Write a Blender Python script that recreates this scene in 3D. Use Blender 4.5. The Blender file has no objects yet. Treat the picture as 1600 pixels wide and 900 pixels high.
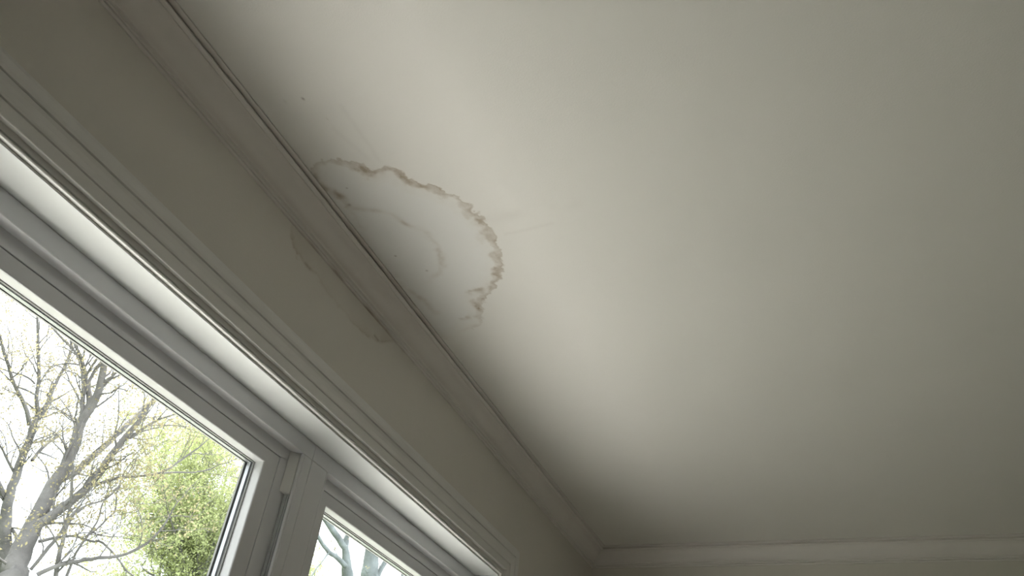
import bpy, bmesh, math, random
import numpy as np
from mathutils import Vector, Matrix, noise

C = bpy.context.scene
col = C.collection

# ------------------------------------------------------------------ camera
F_PX = 1242.78
R = np.array([[0.92707787, -0.13979154, -0.34782889],
              [0.36065035, 0.58572416, 0.72585022],
              [0.10226406, -0.79836429, 0.59342777]])
CAM_Z = 1.4
cam = bpy.data.objects.new('camera', bpy.data.cameras.new('camera'))
col.objects.link(cam)
m3 = Matrix([[R[i][0], -R[i][1], -R[i][2]] for i in range(3)])
cam.matrix_world = Matrix.Translation((0, 0, CAM_Z)) @ m3.to_4x4()
cam.data.sensor_width = 36
cam.data.lens = F_PX / 1600 * 36
cam.data.clip_end = 300
C.camera = cam

# ------------------------------------------------------------------ light
SKY = 3.6
w = bpy.data.worlds.new('sky'); C.world = w; w.use_nodes = True
nt = w.node_tree; nt.nodes.clear()
out = nt.nodes.new('ShaderNodeOutputWorld'); bg = nt.nodes.new('ShaderNodeBackground')
tc = nt.nodes.new('ShaderNodeTexCoord'); nz = nt.nodes.new('ShaderNodeTexNoise'); rp = nt.nodes.new('ShaderNodeValToRGB')
nz.inputs['Scale'].default_value = 2.2; nz.inputs['Detail'].default_value = 3
rp.color_ramp.elements[0].position = .3; rp.color_ramp.elements[0].color = (.84, .93, 1.0, 1)
rp.color_ramp.elements[1].position = .6; rp.color_ramp.elements[1].color = (1, 1, 1, 1)
nt.links.new(tc.outputs['Generated'], nz.inputs['Vector']); nt.links.new(nz.outputs['Fac'], rp.inputs[0])
nt.links.new(rp.outputs[0], bg.inputs[0]); nt.links.new(bg.outputs[0], out.inputs[0])
bg.inputs[1].default_value = SKY

sun = bpy.data.objects.new('sun', bpy.data.lights.new('sun', 'SUN'))
col.objects.link(sun)
sun.data.energy = 21; sun.data.angle = math.radians(12); sun.data.color = (1, .945, .875)
sun.rotation_euler = Vector((.42, -.16, -.88)).to_track_quat('-Z', 'Y').to_euler()
sun.location = (-6, 3, 9)

C.view_settings.view_transform = 'Standard'; C.view_settings.look = 'None'
C.view_settings.gamma = 1; C.view_settings.use_curve_mapping = False
C.view_settings.exposure = 0.0
C.cycles.max_bounces = 10; C.cycles.diffuse_bounces = 6; C.cycles.transparent_max_bounces = 16
C.cycles.use_denoising = True; C.cycles.caustics_reflective = False; C.cycles.caustics_refractive = False

# ------------------------------------------------------------------ dimensions
H = 2.6                     # ceiling
XW = -1.06                  # window wall
YB = 3.384                  # far wall
XR, YF = 3.4, -2.6          # right wall, wall behind the camera
GROUND = -0.5
ZS = CAM_Z + .7757          # head of the reveal
XF, XS, XG = -1.1394, -1.1655, -1.1896
ZH, ZC, ZST, ZG = CAM_Z + .7372, CAM_Z + .7098, CAM_Z + .6770, CAM_Z + .6720
Y0, Y1 = 0.25, 2.378       # reveal, near and far side
SILL = 0.86
YSEAM = 1.422

def ray(px, py):
    return R @ np.array([px - 800, py - 450, F_PX])
def on_z(px, py, z=H):
    r = ray(px, py); return r * (z - CAM_Z) / r[2] + np.array([0, 0, CAM_Z])
def on_x(px, py, x=XW):
    r = ray(px, py); return r * x / r[0] + np.array([0, 0, CAM_Z])

# ------------------------------------------------------------------ materials
def mat(name, color, rough=.6, bump=None, var=0.0, spec=.4, metal=0, vscale=3):
    m = bpy.data.materials.new(name); m.use_nodes = True
    n = m.node_tree.nodes; l = m.node_tree.links; b = n['Principled BSDF']
    b.inputs['Roughness'].default_value = rough; b.inputs['Metallic'].default_value = metal
    b.inputs['Specular IOR Level'].default_value = spec
    tc = n.new('ShaderNodeTexCoord')
    x = n.new('ShaderNodeTexNoise'); x.inputs['Scale'].default_value = vscale; x.inputs['Detail'].default_value = 5
    l.new(tc.outputs['Object'], x.inputs['Vector'])
    r = n.new('ShaderNodeValToRGB')
    r.color_ramp.elements[0].position = .3; r.color_ramp.elements[1].position = .7
    r.color_ramp.elements[0].color = tuple(c * (1 - var) for c in color) + (1,)
    r.color_ramp.elements[1].color = tuple(min(1, c * (1 + var)) for c in color) + (1,)
    l.new(x.outputs['Fac'], r.inputs[0]); l.new(r.outputs[0], b.inputs['Base Color'])
    if bump:
        s, d, st = bump
        y = n.new('ShaderNodeTexNoise'); y.inputs['Scale'].default_value = s; y.inputs['Detail'].default_value = 3
        l.new(tc.outputs['Object'], y.inputs['Vector'])
        bp = n.new('ShaderNodeBump'); bp.inputs['Distance'].default_value = d; bp.inputs['Strength'].default_value = st
        l.new(y.outputs['Fac'], bp.inputs['Height']); l.new(bp.outputs[0], b.inputs['Normal'])
    return m

def stained(name, color, var, rough, bump):
    """paint with water marks: attribute 'mark' = (brown tide line, bleached centre, grime)"""
    m = mat(name, color, rough, bump, var)
    n = m.node_tree.nodes; l = m.node_tree.links; b = n['Principled BSDF']
    base = b.inputs['Base Color'].links[0].from_socket
    at = n.new('ShaderNodeAttribute'); at.attribute_name = 'mark'
    sp = n.new('ShaderNodeSeparateColor'); l.new(at.outputs['Color'], sp.inputs[0])
    cur = base
    for i, (tint, typ) in enumerate((((.38, .315, .235, 1), 'MIX'), ((.78, .79, .785, 1), 'MIX'), ((.20, .15, .11, 1), 'MIX'))):
        mx = n.new('ShaderNodeMix'); mx.data_type = 'RGBA'; mx.blend_type = typ
        l.new(sp.outputs[i], mx.inputs[0]); l.new(cur, mx.inputs[6]); mx.inputs[7].default_value = tint
        cur = mx.outputs[2]
    l.new(cur, b.inputs['Base Color'])
    return m

M = dict(
    ceiling=stained('ceiling_paint', (.765, .757, .72), .012, .75, (260, .0012, .35)),
    wall=stained('wall_paint', (.67, .65, .60), .02, .7, (200, .001, .25)),
    crown=stained('trim_paint_crown', (.755, .735, .705), .03, .55, (60, .0012, .3)),
    trim=mat('trim_paint', (.70, .70, .68), .42, (45, .0012, .3), .02),
    reveal=mat('reveal_paint', (.70, .725, .72), .28, (45, .0012, .3), .02),
    vinyl=mat('white_vinyl', (.72, .73, .755), .16, (30, .0004, .2), .015, .7),
    vinyl2=mat('sash_vinyl', (.70, .71, .735), .18, (30, .0004, .2), .015, .6),
    liner=mat('jamb_liner', (.62, .64, .64), .5, None, .03),
    gasket=mat('rubber_gasket', (.36, .365, .36), .6, None, .05),
    spacer=mat('spacer_metal', (.5, .52, .54), .3, None, .03, metal=.6),
    floor=mat('oak_floor', (.44, .405, .36), .45, None, .2),
    dirt=mat('speck', (.07, .06, .05), .8),
    bark=mat('grey_bark', (.165, .16, .158), .9, (14, .03, .8), .3, .1),
    bark_haze=mat('hazed_bark', (.21, .235, .24), .9, (10, .03, .8), .3, .1),  # outdoor haze and glare put into the bark colour: lighter and bluer
    leaf=mat('young_leaf', (.34, .36, .16), .7, None, .25, .1),
    leaf2=mat('spring_leaf', (.52, .57, .30), .7, None, .25, .1),
    bud=mat('bud', (.33, .30, .18), .8, None, .25, .1),
    grass=mat('lawn', (.07, .09, .045), .9, (3, .05, .5), .3, .1),
    bounce_slab=mat('pale_bounce_slab', (.70, .685, .665), .8, (20, .003, .4), .05),  # kept pale so the added slab outside throws light upward
    brick=mat('pale_siding', (.6, .6, .58), .7, None, .04),
)
for k in ('leaf', 'leaf2', 'bud'):   # thin leaves let light through
    m = M[k]; n = m.node_tree.nodes; l = m.node_tree.links; b = n['Principled BSDF']
    tr = n.new('ShaderNodeBsdfTranslucent'); mx = n.new('ShaderNodeMixShader'); mx.inputs[0].default_value = .45
    l.new(b.inputs['Base Color'].links[0].from_socket, tr.inputs[0])
    l.new(b.outputs[0], mx.inputs[1]); l.new(tr.outputs[0], mx.inputs[2]); l.new(mx.outputs[0], n['Material Output'].inputs[0])
g = bpy.data.materials.new('window_glass'); g.use_nodes = True
n = g.node_tree.nodes; l = g.node_tree.links; n.remove(n['Principled BSDF'])
tr = n.new('ShaderNodeBsdfTransparent'); tr.inputs[0].default_value = (.95, .965, .96, 1)
gl = n.new('ShaderNodeBsdfGlossy'); gl.inputs['Roughness'].default_value = .01
fr = n.new('ShaderNodeFresnel'); fr.inputs[0].default_value = 1.45
mx = n.new('ShaderNodeMixShader'); l.new(fr.outputs[0], mx.inputs[0]); l.new(tr.outputs[0], mx.inputs[1]); l.new(gl.outputs[0], mx.inputs[2])
l.new(mx.outputs[0], n['Material Output'].inputs[0]); M['glass'] = g

# ------------------------------------------------------------------ helpers
def link(name, me, m, parent=None, smooth=False):
    me.materials.append(m)
    if smooth:
        for p in me.polygons: p.use_smooth = True
    o = bpy.data.objects.new(name, me); col.objects.link(o)
    if parent: o.parent = parent
    return o

def from_bm(name, bm, m, parent=None, smooth=False, bevel=0, seg=2):
    bmesh.ops.recalc_face_normals(bm, faces=bm.faces)
    me = bpy.data.meshes.new(name); bm.to_mesh(me); bm.free()
    o = link(name, me, m, parent, smooth)
    if bevel:
        md = o.modifiers.new('bevel', 'BEVEL'); md.width = bevel; md.segments = seg; md.limit_method = 'ANGLE'
        md.harden_normals = False
    return o

def box(bm, x0, x1, y0, y1, z0, z1):
    v = [bm.verts.new((x, y, z)) for x in (x0, x1) for y in (y0, y1) for z in (z0, z1)]
    for f in ((0, 1, 3, 2), (4, 6, 7, 5), (0, 4, 5, 1), (2, 3, 7, 6), (0, 2, 6, 4), (1, 5, 7, 3)):
        bm.faces.new([v[i] for i in f])

def struct(o):
    o['kind'] = 'structure'; return o

def mesh_np(name, verts, faces, m, parent=None, smooth=False, mark=None):
    me = bpy.data.meshes.new(name); me.from_pydata([tuple(v) for v in verts], [], faces); me.update()
    if mark is not None:
        a = me.color_attributes.new('mark', 'FLOAT_COLOR', 'POINT')
        buf = np.ones((len(verts), 4), dtype=np.float32); buf[:, :3] = mark
        a.data.foreach_set('color', buf.ravel())
    return link(name, me, m, parent, smooth)

def spans(parts):
    """[(start, end, step), ...] -> coordinates"""
    out = []
    for a, b, s in parts:
        k = max(1, int(round((b - a) / s)))
        out += [a + (b - a) * i / k for i in range(k)]
    return np.array(out + [parts[-1][1]])

def fnoise(P, scale, octv=4, seed=0.0):
    return np.array([noise.fractal(Vector((p[0] * scale + seed, p[1] * scale - seed, seed)), .9, 2.0, octv) for p in P])

def poly_dist(P, poly, wts, closed=False):
    """distance to a polyline, the blended weight there"""
    best = np.full(len(P), 1e9); bw = np.zeros(len(P)); n = len(poly)
    for i in range(n if closed else n - 1):
        a = poly[i]; b = poly[(i + 1) % n]; ab = b - a
        t = np.clip(((P - a) @ ab) / (ab @ ab), 0, 1)
        d = np.linalg.norm(P - (a + t[:, None] * ab), axis=1)
        wv = wts[i] * (1 - t) + wts[(i + 1) % n] * t
        s = d < best; best[s] = d[s]; bw[s] = wv[s]
    return best, bw

def inside(P, poly):
    r = np.zeros(len(P), bool); n = len(poly)
    for i in range(n):
        a = poly[i]; b = poly[(i + 1) % n]
        c = ((a[1] > P[:, 1]) != (b[1] > P[:, 1]))
        with np.errstate(divide='ignore', invalid='ignore'):
            xx = (b[0] - a[0]) * (P[:, 1] - a[1]) / (b[1] - a[1]) + a[0]
        r ^= c & (P[:, 0] < xx)
    return r

# ------------------------------------------------------------------ ceiling with its water stain
def px(pts, s, ox, oy): return [(ox + a / s, oy + b / s) for a, b in pts]
outline_px = px([(180, 165), (192, 125), (215, 93), (250, 85), (320, 80), (345, 88), (410, 102), (440, 132), (475, 120), (520, 116), (560, 130), (600, 150),
                 (640, 182), (680, 190), (730, 195), (770, 228), (830, 243), (860, 270), (890, 290), (905, 315), (935, 330), (965, 370),
                 (1000, 425), (1005, 465), (1020, 500), (1030, 560), (1020, 600), (990, 640), (950, 690), (925, 708), (935, 740),
                 (930, 765), (942, 790), (930, 810), (860, 835), (800, 870), (740, 880)], 2.8125, 420, 220)
outline_w = [.3, .6, .7, .7, .8, .8, .9, 1, 1, 1, 1, 1, 1, 1, 1, 1, 1, 1, 1, .95, 1, 1, 1, 1, 1, .95, .9, .9, 1, .9, .75, .55, .4, .25, .08, 0, 0]
inner_px = px([(225, 190), (300, 238), (345, 285), (400, 292), (470, 305), (540, 330), (590, 355), (640, 385), (705, 425), (742, 465), (752, 505), (762, 550),
               (735, 590), (700, 600), (690, 640)], 2.8125, 420, 220)
inner_w = [.9, 1, 1, .8, .8, .8, .9, .9, .8, .8, .9, .8, .6, .3, 0]
low_px = px([(560, 590), (620, 660), (690, 712), (745, 765)], 2.8125, 420, 220)
up = lambda L: np.array([on_z(*p)[:2] for p in L])
O, I_, LO = up(outline_px), up(inner_px), up(low_px)
poly = np.vstack([O, [[XW, O[-1][1]], [XW, O[0][1]]]])

xs_ = spans([(XW - .15, -1.0, .05), (-1.0, -.50, .0018), (-.50, -.1, .008), (-.1, XR + .1, .35)])
ys_ = spans([(YF - .1, .60, .3), (.60, .93, .006), (.93, 1.62, .0018), (1.62, 2.0, .006), (2.0, YB + .1, .28)])
GX, GY = np.meshgrid(xs_, ys_, indexing='ij')
P = np.stack([GX.ravel(), GY.ravel()], 1)
mark = np.zeros((len(P), 3))
sel = (P[:, 0] < -.1) & (P[:, 1] > .6) & (P[:, 1] < 2.0)
Q = P[sel]
n1 = fnoise(Q, 14, 5, 3.1); n2 = fnoise(Q, 60, 4, 7.7); n3 = fnoise(Q, 6, 3, 1.3)
lob = fnoise(Q, 34, 2, 12.2)
Qj = Q + np.stack([n2 * .0075 + n1 * .007, fnoise(Q, 60, 4, 21.0) * .0075 + fnoise(Q, 16, 4, 9.0) * .007], 1)
d, wt = poly_dist(Qj, O, outline_w); ins = inside(Qj, poly)
dd = np.where(ins, d, -d)
line = np.exp(-(np.clip(dd, -1, 1) / .0022) ** 2) * .62 * np.clip(.75 + lob, .3, 1.3)
width = .012 + .018 * np.clip(.5 + 1.3 * n1 + .7 * lob, 0, 1.4)
fade = np.where(dd > 0, np.clip(1 - dd / width, 0, 1) ** .9, 0) * (.40 + .22 * np.clip(.5 + n2, 0, 1))
halo = np.where(dd > 0, np.exp(-dd / .035), 0) * .13 * np.clip(.6 + n3 + .5 * n1, 0, 1.3)
brown = np.maximum(line, fade) * wt + halo * wt
d2, w2 = poly_dist(Q + np.stack([n1 * .012 + n2 * .004, n3 * .008 + n2 * .004], 1), I_, inner_w)
brown += np.exp(-(d2 / .009) ** 2) * w2 * .44 * np.clip(.75 + .6 * lob + .4 * n1, .35, 1.3)
d3, _ = poly_dist(Q + np.stack([n1 * .01, n3 * .01], 1), LO, [1] * len(LO))
brown += np.exp(-(d3 / .012) ** 2) * .30 * np.clip(.6 + lob, 0, 1.3)
brown += ins * np.exp(-((Q[:, 0] + .99) / .018) ** 2) * .16                       # tide mark against the crown
for pts_, r_, a_ in (([(415, 118), (450, 140), (478, 148)], .013, .40), ([(520, 128), (560, 138)], .009, .25), ([(610, 165), (650, 190), (690, 204)], .011, .42),
                     ([(925, 350), (945, 395), (955, 425)], .012, .34), ([(975, 500), (1005, 515)], .011, .34), ([(1010, 560), (1012, 600)], .009, .3),
                     ([(870, 668), (925, 662), (958, 650)], .012, .42), ([(890, 706), (925, 735)], .011, .5), ([(850, 785), (905, 772)], .008, .3),
                     ([(900, 800), (925, 825), (880, 860)], .011, .14), ([(205, 150), (250, 205), (300, 240)], .010, .34), ([(350, 285), (380, 330), (420, 380)], .010, .20)):
    sb, _ = poly_dist(Q + np.stack([n1 * .014 + n2 * .006, n3 * .008 + n2 * .006], 1), up(px(pts_, 2.8125, 420, 220)), [1] * len(pts_))
    brown += ins * np.exp(-(sb / r_) ** 2) * a_ * np.clip(.75 + lob + .4 * n2, .15, 1.4) * np.clip(dd / .004, 0, 1)
# pale bleached centre
bleach = ins * np.clip((dd - .004) / .05, 0, 1) * .55
# dry smear and old scuffs beside the stain
s1, _ = poly_dist(Q + np.stack([n3 * .02, n1 * .01], 1), up([(760, 342), (810, 335), (860, 328), (898, 320)]), [1] * 4)
grime = np.exp(-(s1 / .022) ** 2) * .055 * np.clip(.7 + n3 + n1, 0, 1.5)
s2, _ = poly_dist(Q, up([(790, 366), (830, 357), (862, 349)]), [1] * 3)
grime += np.exp(-(s2 / .005) ** 2) * .05
for seg in ([(533, 165), (560, 205), (592, 250)], [(520, 200), (545, 222), (575, 248)]):
    s3, _ = poly_dist(Q + np.stack([n1 * .004, n2 * .003], 1), up(seg), [1] * 3)
    grime += np.exp(-(s3 / .006) ** 2) * .045
for cx_, cy_, r_, a_ in ((618, 400, .0028, .6), (542, 294, .002, .55), (667, 423, .003, .5), (546, 320, .004, .5), (474, 155, .0025, .85), (512, 187, .002, .4), (446, 159, .003, .2)):
    q = on_z(cx_, cy_)[:2]; s4 = np.linalg.norm(Q - q, axis=1)
    grime += np.exp(-(s4 / r_) ** 2) * a_
mark[sel] = np.stack([np.clip(brown, 0, .95), np.clip(bleach - brown, 0, 1), np.clip(grime, 0, 1)], 1)
nx, ny = len(xs_), len(ys_)
idx = lambda i, j: i * ny + j
faces = [(idx(i, j), idx(i, j + 1), idx(i + 1, j + 1), idx(i + 1, j)) for i in range(nx - 1) for j in range(ny - 1)]
verts = [(p[0], p[1], H) for p in P]
nb = len(verts)                                        # slab above, so the ceiling has thickness
x0, x1, y0, y1 = xs_[0], xs_[-1], ys_[0], ys_[-1]
verts += [(x0, y0, H + .2), (x1, y0, H + .2), (x1, y1, H + .2), (x0, y1, H + .2)]
faces.append((nb, nb + 1, nb + 2, nb + 3))
faces.append(tuple([idx(i, 0) for i in range(nx)] + [nb + 1, nb]))
faces.append(tuple([idx(i, ny - 1) for i in range(nx - 1, -1, -1)] + [nb + 3, nb + 2]))
faces.append(tuple([idx(0, j) for j in range(ny - 1, -1, -1)] + [nb, nb + 3]))
faces.append(tuple([idx(nx - 1, j) for j in range(ny)] + [nb + 2, nb + 1]))
struct(mesh_np('ceiling', verts, faces, M['ceiling'], mark=np.vstack([mark, np.zeros((4, 3))])))

# ------------------------------------------------------------------ window wall, with its opening
ZT = H - .0
ya = spans([(YF - .1, Y0 - .006, .4), (Y0 - .006, .9, .13), (.9, 1.75, .003), (1.75, Y1 + .006, .1), (Y1 + .006, YB + .1, .2)])
za = spans([(GROUND, 0, .5), (0, SILL, .4), (SILL, ZS + .004, .3), (ZS + .004, 2.34, .03), (2.34, ZT, .003)])
ny, nz_ = len(ya), len(za)
P = np.array([(y, z) for y in ya for z in za])
mark = np.zeros((len(P), 3))
sel = (P[:, 0] > .9) & (P[:, 0] < 1.75) & (P[:, 1] > 2.33)
Q = P[sel]; up_w = lambda L: np.array([on_x(*p)[1:] for p in L])
wp = px([(80, 345), (95, 400), (112, 450), (140, 520), (165, 555), (215, 600), (255, 660), (330, 760), (400, 820), (440, 860), (480, 885), (540, 880), (600, 930)], 2.8125, 420, 220)
WP = up_w(wp); ww = [.5, .7, .8, 1, 1, .5, .3, .35, .5, .7, .9, .6, .1]
n1 = fnoise(Q, 18, 4, 5.0); n2 = fnoise(Q, 60, 4, 2.0)
polyw = np.vstack([WP, [[WP[-1][0], H], [WP[0][0], H]]])
Qj = Q + np.stack([n1 * .012 + n2 * .005, n1 * .01 + n2 * .005], 1)
d, wt = poly_dist(Qj, WP, ww); ins = inside(Qj, polyw)
br = (np.exp(-(d / .004) ** 2) * .28 + ins * np.exp(-d / .022) * .34 * np.clip(.6 + n1, 0, 1.2)) * wt
br += ins * .07
dark = np.zeros(len(Q))
for seg, r_, a_ in (([(585, 524), (591, 532)], .003, .5), ([(510, 553), (514, 560)], .0025, .25), ([(478, 412), (484, 420)], .004, .35)):
    s, _ = poly_dist(Q, up_w(seg), [1, 1]); dark += np.exp(-(s / r_) ** 2) * a_
mark[sel] = np.stack([np.clip(br, 0, .9), br * 0, dark], 1)
idx = lambda i, j: i * nz_ + j
hole = lambda i, j: (Y0 - .007 < ya[i] and ya[i + 1] < Y1 + .007 and SILL - .001 < za[j] and za[j + 1] < ZS + .005)
faces = [(idx(i, j), idx(i + 1, j), idx(i + 1, j + 1), idx(i, j + 1)) for i in range(ny - 1) for j in range(nz_ - 1) if not hole(i, j)]
verts = [(XW, p[0], p[1]) for p in P]; nb = len(verts)
XO = XW - .21
bk = [(XO, y, z) for y in (ya[0], Y0 - .006, Y1 + .006, ya[-1]) for z in (GROUND, SILL, ZS + .004, ZT)]
verts += bk
B = lambda i, j: nb + i * 4 + j
faces += [(B(i, j), B(i, j + 1), B(i + 1, j + 1), B(i + 1, j)) for i in range(3) for j in range(3) if not (i == 1 and j == 1)]
near = lambda arr, v: int(np.argmin(abs(arr - v)))
i0, i1, j0, j1 = near(ya, Y0 - .006), near(ya, Y1 + .006), near(za, SILL), near(za, ZS + .004)
faces.append(tuple([idx(i, j0) for i in range(i0, i1 + 1)] + [B(2, 1), B(1, 1)]))
faces.append(tuple([idx(i, j1) for i in range(i1, i0 - 1, -1)] + [B(1, 2), B(2, 2)]))
faces.append(tuple([idx(i0, j) for j in range(j1, j0 - 1, -1)] + [B(1, 1), B(1, 2)]))
faces.append(tuple([idx(i1, j) for j in range(j0, j1 + 1)] + [B(2, 2), B(2, 1)]))
struct(mesh_np('wall_left', verts, faces, M['wall'], mark=np.vstack([mark, np.zeros((16, 3))])))

def plain(name, b, m):
    bm = bmesh.new(); box(bm, *b); return struct(from_bm(name, bm, m))
plain('wall_back', (XW, XR, YB, YB + .15, 0, H), M['wall'])
plain('wall_right', (XR, XR + .1, YF - .1, YB + .1, 0, H), M['wall'])
plain('wall_front', (XW, XR, YF - .1, YF, 0, H), M['wall'])
plain('floor', (XW, XR, YF, YB, -.1, 0), M['floor'])
plain('ground', (-70, XW - .215, -50, 60, GROUND - .2, GROUND), M['grass'])
plain('bounce_slab', (-3.9, XW - .22, -4, 5.5, GROUND, GROUND + .04), M['bounce_slab'])  # unseen slab added to bounce sunlight through the window onto the ceiling

# ------------------------------------------------------------------ crown moulding, one length per wall, mitred
cr = [(0, .0745), (.0034, .0745), (.0046, .0732), (.0048, .0692), (.0012, .0684), (.0012, .0670), (.0066, .0664), (.0068, .0645), (.0056, .0638), (.0056, .0598), (.0122, .0590), (.0126, .0572)]
NB = len(cr) - 1
for k in range(1, 13):                                  # ogee: cove running into a soft round
    t = k / 12
    cr.append((.0126 + (.0560 - .0126) * (t + .055 * math.sin(2 * math.pi * t)), .0572 - (.0572 - .0172) * (t - .055 * math.sin(2 * math.pi * t))))
cr += [(.0564, .0152), (.0646, .0143), (.0664, .0130), (.0658, .0112), (.0606, .0106), (.0608, .0042), (.0735, .0036), (.0745, .0030), (.0745, .0005)]

def crown(name, a, b, axis, wall, sgn, fine=None):
    """runs from a to b along axis; wall coordinate, sgn = direction into the room; mitred at both ends"""
    ts = spans(fine) if fine else np.array([a, b])
    vs, mk = [], []
    for t in ts:
        for (p, dn) in cr:
            s = t
            if t == ts[0]: s = a + p
            if t == ts[-1]: s = b - p
            pos = (wall + sgn * p, s, H - dn) if axis == 'y' else (s, wall + sgn * p, H - dn)
            vs.append(pos)
            if fine:
                v = Vector((s * 9, dn * 40, p * 40)); f = noise.fractal(v, .9, 2, 4)
                env = math.exp(-((s - 1.33) / .30) ** 4)
                edge = math.exp(-((dn - .0745) / .004) ** 2) + .8 * math.exp(-((dn - .001) / .004) ** 2)
                body = .10 + .22 * max(0, f)
                mk.append((min(.8, env * (body * .5 + edge * .55 * (.6 + f))), 0, max(0, env * edge * .22 * (.7 + f))))
            else: mk.append((0, 0, 0))
    k = len(cr); fs = [(i * k + j, (i + 1) * k + j, (i + 1) * k + j + 1, i * k + j + 1) for i in range(len(ts) - 1) for j in range(k - 1)]
    o = mesh_np(name, vs, fs, M['crown'], smooth=False, mark=np.array(mk))
    for pl in o.data.polygons:
        if NB <= (pl.index % (k - 1)) < NB + 12: pl.use_smooth = True
    return struct(o)
crown('trim_1', YF, YB, 'y', XW, 1, [(YF, .8, 1.0), (.8, 1.9, .006), (1.9, YB, .5)])
crown('trim_2', XW, XR, 'x', YB, -1)
crown('trim_3', YF, YB, 'y', XR, -1)
crown('trim_4', XW, XR, 'x', YF, 1)
plain('baseboard_back', (XW, XR, YB - .015, YB, 0, .12), M['trim'])
plain('baseboard_right', (XR - .015, XR, YF, YB, 0, .12), M['trim'])
plain('baseboard_left', (XW, XW + .015, YF, YB, 0, .12), M['trim'])

# ------------------------------------------------------------------ window casing (one moulded surround), reveal boards, stool
cs = [(0, 0), (0, .0064), (.0005, .0086), (.0020, .0098), (.0038, .0096), (.0050, .0084), (.0054, .0052), (.0078, .0052), (.0084, .0078), (.0140, .0084), (.0192, .0086),
      (.0194, .0172), (.0206, .0186), (.0420, .0192), (.0436, .0158), (.0456, .0192), (.0490, .0200), (.0600, .0186), (.0700, .0194), (.0768, .0212), (.0785, .0170), (.0804, .0224),
      (.0860, .0240), (.0990, .0244), (.1060, .0230), (.1095, .0185), (.1105, .0100), (.1110, 0)]
ci_y0, ci_y1, ci_z = Y0 - .005, Y1 + .005, ZS + .005
vs = []
for (yy, zz, dy, dz) in ((ci_y0, SILL, -1, 0), (ci_y0, ci_z, -1, 1), (ci_y1, ci_z, 1, 1), (ci_y1, SILL, 1, 0)):
    vs += [(XW + t, yy + dy * ww_, zz + dz * ww_) for (ww_, t) in cs]
k = len(cs)
fs = [(i * k + j, (i + 1) * k + j, (i + 1) * k + j + 1, i * k + j + 1) for i in range(3) for j in range(k - 1)]
fs += [tuple(range(k)), tuple(range(3 * k, 4 * k))]
struct(mesh_np('trim_5', vs, fs, M['trim']))
bm = bmesh.new()
box(bm, XF - .05, XW + .0006, Y0 - .004, Y1 + .004, ZS, ZS + .0035)
box(bm, XF - .05, XW + .0006, Y0 - .0045, Y0, SILL, ZS)
box(bm, XF - .05, XW + .0006, Y1, Y1 + .0045, SILL, ZS)
struct(from_bm('trim_6', bm, M['reveal']))
bm = bmesh.new(); box(bm, XF - .005, XW + .05, Y0 - .13, Y1 + .13, SILL - .025, SILL)
struct(from_bm('trim_7', bm, M['trim'], bevel=.006, seg=3))
bm = bmesh.new(); box(bm, XW, XW + .015, Y0 - .10, Y1 + .10, SILL - .11, SILL - .025)
struct(from_bm('trim_8', bm, M['trim'], bevel=.004))

# ------------------------------------------------------------------ the two window units
def ring(name, y0, y1, z0, z1, prof, wy, wz, m, parent, wyl=None, bevel=0):
    """rectangular frame swept from a profile (x, s, dy, dz): inset = s * width + extra"""
    wyl = wyl or wy
    bm = bmesh.new(); rows = []
    for (x, s, ey, ez) in prof:
        a = y0 + s * wyl + ey; b = y1 - s * wy - ey; c = z0 + s * wz * 1.4 + ez; d = z1 - s * wz - ez
        rows.append([bm.verts.new((x, a, c)), bm.verts.new((x, b, c)), bm.verts.new((x, b, d)), bm.verts.new((x, a, d))])
    for i in range(len(rows)):
        r, q = rows[i], rows[(i + 1) % len(rows)]
        for j in range(4): bm.faces.new((r[j], r[(j + 1) % 4], q[(j + 1) % 4], q[j]))
    return from_bm(name, bm, m, parent, bevel=bevel)

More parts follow.
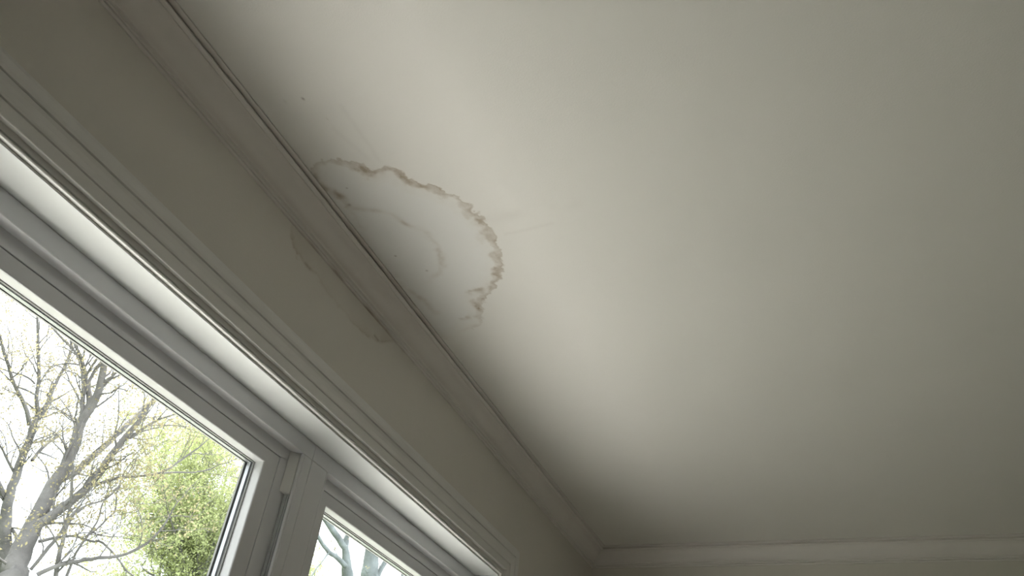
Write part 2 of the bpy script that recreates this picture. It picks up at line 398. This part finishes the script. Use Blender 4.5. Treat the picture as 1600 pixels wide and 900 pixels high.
def window(name, fy0, fy1, jl, jr, gap=.0435):
    """fy0..fy1 whole unit; jl, jr = width of the front face of the near and far jamb"""
    XB = XF - .12
    bm = bmesh.new()
    inl, inr = fy0 + jl, fy1 - jr
    box(bm, XB, XF, fy0, fy1, ZH, ZS)                       # head
    box(bm, XB, XF, fy0, fy1, SILL, SILL + .035)           # sill
    box(bm, XB, XF, fy0, inl - .008, SILL + .035, ZH)
    box(bm, XB, XF, inr + .008, fy1, SILL + .035, ZH)
    box(bm, XF - .0075, XF, inl - .008, inl, SILL + .035, ZH)    # front lips of the jamb channels
    box(bm, XF - .0075, XF, inr, inr + .008, SILL + .035, ZH)
    o = struct(from_bm(name, bm, M['vinyl'], bevel=.0022, seg=3))
    bm = bmesh.new()                                          # inner stop the sash closes against
    box(bm, XB + .01, XS, fy0 + .002, fy1 - .002, ZC, ZH + .002)
    box(bm, XB + .01, XS, fy0 + .002, fy1 - .002, SILL + .03, SILL + .06)
    box(bm, XB + .01, XS, fy0 + .002, inl + gap - .0015, SILL + .03, ZC + .004)
    box(bm, XB + .01, XS, inr - .042, fy1 - .002, SILL + .03, ZC + .004)
    from_bm('frame_stop', bm, M['vinyl'], o, bevel=.001)
    bm = bmesh.new()                                          # ribs of the jamb channels
    for (a, s) in ((inl, -1), (inr, 1)):
        for (x, dpt) in ((XS + .002, .004), (XS + .0075, .0062), (XS + .0125, .004)):
            ya_, yb_ = sorted((a + s * (.008 - dpt), a + s * .0085))
            box(bm, x - .0012, x + .0012, ya_, yb_, SILL + .04, ZH)
    from_bm('jamb_track', bm, M['liner'], o)
    bm = bmesh.new()                                          # cover clipped into the head of the channel
    for (a, s) in ((inl, -1), (inr, 1)):
        zt, zb = ZH - .001, CAM_Z + .640
        pts = [(XS + .0008, a - s * .017), (XF - .0085, a - s * .001), (XF - .0085, a + s * .008), (XS + .0008, a + s * .008)]
        lo = [bm.verts.new((x, y, zb)) for x, y in pts]; hi = [bm.verts.new((x, y, zt)) for x, y in pts]
        bm.faces.new(lo); bm.faces.new(hi[::-1])
        for i in range(4): bm.faces.new((lo[i], lo[(i + 1) % 4], hi[(i + 1) % 4], hi[i]))
    from_bm('jamb_cover', bm, M['trim'], o, bevel=.001)
    # sash
    sy0, sy1, sz0, sz1 = inl + gap, inr - .0435, SILL + .062, ZC - .0012
    wy, wz = .0465, sz1 - ZST
    prof = [(XS - .045, 0, 0, 0), (XS - .0015, 0, 0, 0), (XS, 0, .0015, .0015), (XS, 1, -.003, -.003), (XS - .0008, 1, -.001, -.001), (XS - .003, 1, 0, 0),
            (XG + .001, 1, .001, .0004), (XG, 1, .003, .0006), (XG, .5, 0, 0), (XG - .015, .5, 0, 0), (XS - .045, .9, 0, 0)]
    ring('sash', sy0, sy1, sz0, sz1, prof, wy, wz, M['vinyl2'], o)
    gp = [(XG + .0012, 1, .0005, 0), (XG + .0008, 1, .004, .0022), (XG - .002, 1, .0045, .003), (XG - .002, .9, 0, 0)]
    ring('gasket', sy0, sy1, sz0, sz1, gp, wy, wz, M['gasket'], o)
    sp_ = [(XG - .0055, 1, .002, 0), (XG - .0055, 1, .0075, .0038), (XG - .0135, 1, .0085, .0042), (XG - .0135, 1, .002, 0)]
    ring('spacer_bar', sy0, sy1, sz0, sz1, sp_, wy, wz, M['spacer'], o)
    g2 = [(XG - .0165, 1, .002, 0), (XG - .0165, 1, .0125, .0050), (XG - .021, 1, .0130, .0050), (XG - .021, 1, .002, 0)]
    ring('gasket', sy0, sy1, sz0, sz1, g2, wy, wz, M['gasket'], o)
    bm = bmesh.new()
    for xg in (XG - .003, XG - .0155):
        y_0, y_1 = sy0 + wy - .004, sy1 - wy + .004
        v = [bm.verts.new((xg, a, b)) for a, b in ((y_0, sz0 + .04), (y_1, sz0 + .04), (y_1, ZST + .003), (y_0, ZST + .003))]
        bm.faces.new(v)
    from_bm('glass_pane', bm, M['glass'], o)
    return o
window('window_1', Y0, YSEAM, .037, .037)
window('window_2', YSEAM + .0006, Y1, .073, .037, .010)

# ------------------------------------------------------------------ trees
rnd = random.Random(5)
class Tubes:
    def __init__(s): s.v, s.f = [], []
    def tube(s, pts, rad, sides=7):
        pts = [Vector(p) for p in pts]; n0 = len(s.v); prev = None
        for i, p in enumerate(pts):
            t = (pts[min(i + 1, len(pts) - 1)] - pts[max(i - 1, 0)]).normalized()
            u = t.cross(Vector((.3, .2, 1)) if prev is None else prev.cross(t)).normalized() if prev is None else (prev - t * prev.dot(t)).normalized()
            prev = u; v = t.cross(u)
            for k in range(sides):
                a = 2 * math.pi * k / sides
                s.v.append(tuple(p + (u * math.cos(a) + v * math.sin(a)) * rad[i]))
        for i in range(len(pts) - 1):
            for k in range(sides):
                a = n0 + i * sides + k; b = n0 + i * sides + (k + 1) % sides
                s.f.append((a, b, b + sides, a + sides))
        s.f.append(tuple(n0 + (len(pts) - 1) * sides + k for k in range(sides)))

def smooth_path(pts, rad, n=4):
    P_, R_ = [], []
    for i in range(len(pts) - 1):
        p0, p1, p2, p3 = (Vector(pts[max(i - 1, 0)]), Vector(pts[i]), Vector(pts[i + 1]), Vector(pts[min(i + 2, len(pts) - 1)]))
        for k in range(n):
            t = k / n
            P_.append(.5 * ((2 * p1) + (p2 - p0) * t + (2 * p0 - 5 * p1 + 4 * p2 - p3) * t * t + (3 * p1 - p0 - 3 * p2 + p3) * t ** 3))
            R_.append(rad[i] * (1 - t) + rad[i + 1] * t)
    P_.append(Vector(pts[-1])); R_.append(rad[-1])
    return P_, R_

class Tree:
    def __init__(s, leaf_size, leaf_rate, fluff=1):
        s.wood = Tubes(); s.lv, s.lf = [], []; s.ls = leaf_size; s.rate = leaf_rate; s.fluff = fluff
    def leaf(s, p):
        for _ in range(rnd.randint(2, 5)):
            c = p + Vector([rnd.gauss(0, 1) for _ in range(3)]) * s.ls * s.fluff
            a = Vector([rnd.gauss(0, 1) for _ in range(3)]).normalized()
            b = a.cross(Vector([rnd.gauss(0, 1) for _ in range(3)])).normalized()
            L = s.ls * rnd.uniform(.6, 1.3); W = L * .5; n = a.cross(b) * L * .15; k = len(s.lv)
            s.lv += [tuple(c - a * L), tuple(c + b * W + n), tuple(c + a * L), tuple(c - b * W + n)]
            s.lf.append((k, k + 1, k + 2, k + 3))
    def limb(s, pts, rad, depth=2, twigs=1.0, n=4, tlen=1.0):
        P_, R_ = smooth_path(pts, rad, n)
        for i in range(1, len(P_)):                       # knobbly bark
            P_[i] = P_[i] + Vector([rnd.gauss(0, 1) for _ in range(3)]) * min(R_[i] * .12, .006)
        s.wood.tube(P_, R_, 9 if rad[0] > .06 else 6)
        for i in range(1, len(P_)):
            if rnd.random() < twigs * .66:
                d = (P_[i] - P_[i - 1]).normalized()
                s.twig(P_[i], d, min(R_[i] * .5, .018), rnd.uniform(.5, 1.25) * tlen, depth)
        s.twig(P_[-1], (P_[-1] - P_[-2]).normalized(), R_[-1] * .9, rnd.uniform(.7, 1.2) * tlen, depth, 0.25)
    def twig(s, p, d, r, L, depth, spread=1.0):
        side = Vector([rnd.gauss(0, 1) for _ in range(3)]); side = (side - d * side.dot(d)).normalized()
        d = (d + side * rnd.uniform(.6, 1.2) * spread + Vector((0, 0, .15))).normalized()
        k = max(3, int(L / .11)); pts = [p]; rr = [r]; q = p.copy()
        for i in range(k):
            d = (d + Vector([rnd.gauss(0, 1) for _ in range(3)]) * .20 + Vector((0, 0, .03))).normalized()
            q = q + d * L / k; pts.append(q.copy()); rr.append(max(.0032, r * (1 - .8 * (i + 1) / k)))
            if depth > 0 and i > 0 and rnd.random() < .62:
                s.twig(q, d, rr[-1] * .75, L * rnd.uniform(.3, .6), depth - 1)
            if (depth <= 1) and rnd.random() < s.rate: s.leaf(q)
        s.wood.tube(pts, rr, 4)
        if rnd.random() < s.rate * 1.6: s.leaf(q)
    def build(s, base, bark, leafm, label, group=None):
        t = bpy.data.objects.new('tree', None); col.objects.link(t); t.location = base
        t['label'] = label; t['category'] = 'tree'
        if group: t['group'] = group
        off = Vector(base)
        a = mesh_np('trunk_and_branches', [tuple(Vector(v) - off) for v in s.wood.v], s.wood.f, bark, t, True)
        if s.lf:
            b = mesh_np('foliage', [tuple(Vector(v) - off) for v in s.lv], s.lf, leafm, t); b['kind'] = 'stuff'
        return t

def at(px_, py_, dx):
    """point seen at a pixel, dx metres out from the window wall"""
    r = ray(px_, py_); return Vector(r * (XW - dx) / r[0]) + Vector((0, 0, CAM_Z))
DOFF = 0.0
def path(pts, d0, d1):
    """[(x, y, width in px)] with the depth running from d0 to d1 -> points and radii"""
    P_, R_ = [], []
    for i, (a, b, w_) in enumerate(pts):
        d = DOFF + d0 + (d1 - d0) * i / max(1, len(pts) - 1); p = at(a, b, d)
        P_.append(p); R_.append(w_ / 2 / F_PX * abs(ray(a, b)[:] @ np.array(p - Vector((0, 0, CAM_Z)))) / np.linalg.norm(ray(a, b)) * F_PX / np.linalg.norm(ray(a, b)))
    return P_, R_

# big bare tree, the forking one
T = Tree(.022, .58, 2.8)
p, r = path([(6, 930, 46), (22, 885, 36), (52, 822, 27), (78, 768, 22), (100, 733, 19), (117, 692, 16), (126, 662, 15)], 8.0, 8.4)
base = Vector((p[0].x - .1, p[0].y - .5, GROUND))
T.limb([base, base.lerp(p[0], .5) + Vector((0, -.1, 0))] + p, [.36, .27] + r, 2, .5)
for pts, d0, d1 in (
    ([(126, 662, 13), (140, 640, 13), (151, 618, 12), (160, 590, 11), (163, 562, 10), (172, 535, 8)], 8.4, 8.1),
    ([(127, 662, 9), (129, 630, 7), (131, 600, 6), (126, 570, 5), (117, 550, 4), (98, 530, 4), (78, 508, 3)], 8.4, 9.0),
    ([(131, 615, 6), (134, 590, 6), (128, 562, 5), (118, 540, 4), (112, 522, 3)], 8.5, 8.2),
    ([(133, 590, 4), (142, 575, 4), (152, 560, 4), (160, 545, 3)], 8.4, 8.0),
    ([(163, 596, 5), (175, 588, 4), (187, 579, 3)], 8.2, 8.0),
    ([(50, 826, 18), (72, 812, 15), (108, 786, 14), (138, 762, 13), (166, 722, 11), (190, 690, 9), (214, 662, 8), (238, 628, 6)], 8.1, 7.4),
    ([(92, 752, 12), (118, 737, 11), (150, 708, 10), (180, 680, 9), (208, 655, 8), (232, 632, 8), (246, 618, 5)], 8.2, 8.9),
    ([(190, 690, 5), (212, 678, 5), (238, 660, 4), (258, 652, 3), (282, 645, 2)], 7.7, 7.2),
    ([(150, 758, 6), (168, 751, 5), (190, 746, 5), (218, 744, 4), (245, 740, 4), (268, 730, 3), (292, 712, 3), (310, 700, 2)], 7.8, 7.0),
    ([(245, 740, 3), (275, 738, 3), (305, 738, 2), (330, 733, 2)], 7.4, 7.2),
    ([(58, 898, 8), (90, 884, 7), (122, 877, 7), (155, 872, 6), (190, 868, 5), (215, 857, 5), (240, 840, 4), (262, 812, 3)], 7.6, 6.8),
    ([(60, 846, 6), (90, 840, 5), (118, 838, 4), (142, 846, 4), (160, 848, 4), (180, 868, 3), (198, 892, 3)], 8.0, 7.5),
    ([(48, 890, 5), (75, 856, 6), (95, 832, 5), (108, 800, 4), (112, 760, 4), (114, 715, 3)], 7.9, 7.7),
    ([(86, 905, 7), (92, 870, 7), (100, 838, 6), (110, 808, 5), (135, 790, 3), (165, 780, 3), (186, 760, 2)], 7.6, 7.3),
    ([(104, 900, 5), (118, 865, 4), (135, 840, 4), (152, 815, 3), (160, 788, 3)], 7.6, 7.6),
    ([(135, 838, 4), (152, 826, 3), (170, 808, 3), (180, 798, 3), (182, 770, 2)], 7.6, 7.8)):
    p, r = path(pts, d0, d1); T.limb(p, r, 2, .62, 3, .8)
T.build(base, M['bark'], M['bud'], 'large budding tree outside the left window pane, thick grey limbs forking up to the right')

# its neighbour at the very edge
DOFF = 2.0
T = Tree(.022, .58, 2.8)
p, r = path([(2, 930, 26), (7, 865, 22), (8, 815, 18), (14, 778, 14), (25, 745, 13), (36, 712, 12), (46, 688, 11), (54, 662, 10), (64, 648, 9)], 9.2, 9.4)
base = Vector((p[0].x, p[0].y - .5, GROUND))
T.limb([base, base.lerp(p[0], .5)] + p, [.30, .22] + r, 2, .5)
for pts, d0, d1 in (
    ([(62, 652, 7), (57, 622, 6), (61, 590, 5), (60, 550, 5), (59, 520, 4), (58, 490, 3), (57, 470, 2)], 9.4, 9.2),
    ([(64, 650, 7), (78, 620, 6), (86, 600, 5), (97, 580, 5), (107, 560, 4), (112, 548, 3)], 9.4, 9.6),
    ([(46, 664, 7), (38, 630, 6), (22, 600, 5), (13, 572, 5), (4, 540, 4), (-4, 510, 3)], 9.3, 9.0),
    ([(56, 617, 4), (42, 610, 3), (24, 602, 3), (8, 586, 2), (-5, 575, 2)], 9.3, 9.1),
    ([(55, 600, 3), (44, 590, 3), (28, 584, 3), (12, 580, 2), (-6, 572, 2)], 9.3, 9.5),
    ([(12, 785, 9), (3, 768, 9), (-8, 740, 7), (-20, 700, 6)], 9.4, 9.2),
    ([(28, 745, 5), (16, 728, 4), (5, 705, 3), (-4, 690, 3)], 9.4, 9.2),
    ([(86, 602, 3), (74, 592, 2), (60, 600, 2)], 9.5, 9.4),
    ([(50, 720, 5), (66, 700, 5), (84, 686, 4), (96, 680, 3)], 9.4, 9.9),
    ([(8, 820, 7), (22, 830, 6), (28, 846, 5)], 9.3, 9.0)):
    p, r = path(pts, d0, d1); T.limb(p, r, 2, .62, 3, .8)
T.build(base, M['bark'], M['bud'], 'slender grey tree at the left edge of the photo, stems rising behind the large tree')

DOFF = 0.0
def leafy(base_px, dist, crown_px, n, bark, leafm, label, rad, ls, seed, clump, per):
    global rnd
    rnd = random.Random(seed)
    T = Tree(ls, .9, 1.8)
    b = at(*base_px, dist); base = Vector((b.x, b.y, GROUND))
    T.limb([base, base + Vector((0, .05, (b.z - GROUND) * .6)), b], [rad, rad * .8, rad * .55], 0, 0)
    for (cx_, cy_, dd_) in crown_px:
        e = at(cx_, cy_, dist + dd_)
        mid = b.lerp(e, .5) + Vector((0, 0, .25))
        T.limb([b, mid, e], [rad * .35, rad * .18, .012], 2, 1.0, 5, clump)
        for _ in range(per):
            q = mid.lerp(e, rnd.uniform(.1, 1.15)) + Vector([rnd.gauss(0, 1) for _ in range(3)]) * clump * .42
            T.leaf(q)
    T.build(base, bark, leafm, label)
leafy((300, 990), 14.2, [(250, 745, 0), (285, 750, 1), (320, 745, -.5), (355, 735, .6), (385, 750, 0), (262, 800, -.7), (305, 800, .3), (345, 800, 0), (380, 800, .9),
      (240, 850, .4), (275, 850, 0), (310, 860, -.6), (350, 860, .5), (225, 890, 0), (260, 895, .8), (300, 900, .2), (335, 900, -.4), (230, 720, .7), (365, 850, -1)], 0,
      M['bark'], M['leaf2'], 'fresh yellow-green leafy tree outside the left window, filling its lower right corner', .22, .036, 11, 1.8, 95)
leafy((478, 985), 16.5, [(484, 872, 0), (478, 885, .4), (492, 895, -.3), (470, 900, .3), (486, 915, 0)], 0,
      M['bark'], M['leaf2'], 'small yellow-green leafy tree outside, low at the left of the right window', .12, .035, 4, .6, 60)

rnd = random.Random(9)
T = Tree(.03, .3, 1.6)
p, r = path([(543, 960, 26), (543, 905, 20), (541, 878, 14), (540, 860, 11), (538, 852, 10)], 11.5, 11.5)
base = Vector((p[0].x, p[0].y - .2, GROUND))
T.limb([base] + p, [.33] + r, 1, .05)
for pts, d0, d1 in (([(539, 856, 10), (531, 845, 10), (518, 826, 10), (505, 806, 9), (494, 788, 8), (486, 765, 6)], 11.5, 11.2),
                    ([(540, 860, 9), (541, 845, 9), (543, 832, 8), (546, 812, 7), (548, 780, 6)], 11.5, 11.8),
                    ([(541, 885, 8), (533, 877, 8), (523, 868, 7), (513, 862, 7), (503, 848, 6), (493, 834, 6), (480, 822, 5)], 11.5, 11.0),
                    ([(513, 864, 3), (503, 878, 2), (493, 890, 2), (484, 905, 2)], 11.2, 11.2)):
    p, r = path(pts, d0, d1); T.limb(p, r, 1, .22, 3, .6)
T.build(base, M['bark_haze'], M['bud'], 'forked tree, its bark coloured pale for haze, outside the right window, nearer the mullion')
T = Tree(.03, .3, 1.6)
p, r = path([(574, 960, 36), (576, 905, 28), (579, 878, 24), (581, 855, 20), (584, 830, 18), (590, 780, 14)], 13, 13)
base = Vector((p[0].x, p[0].y - .2, GROUND))
T.limb([base] + p, [.5] + r, 1, .1)
p, r = path([(584, 915, 9), (592, 896, 8), (604, 874, 8), (614, 855, 7), (625, 835, 5)], 13, 12.6); T.limb(p, r, 1, .2, 3, .6)
p, r = path([(625, 960, 8), (628, 915, 6), (630, 890, 4), (640, 870, 3)], 14, 14); T.limb(p, r, 1, .8, 3, .6)
T.build(base, M['bark_haze'], M['bud'], 'thick tree trunk, its bark coloured pale for haze, outside the right window, farther from the mullion')
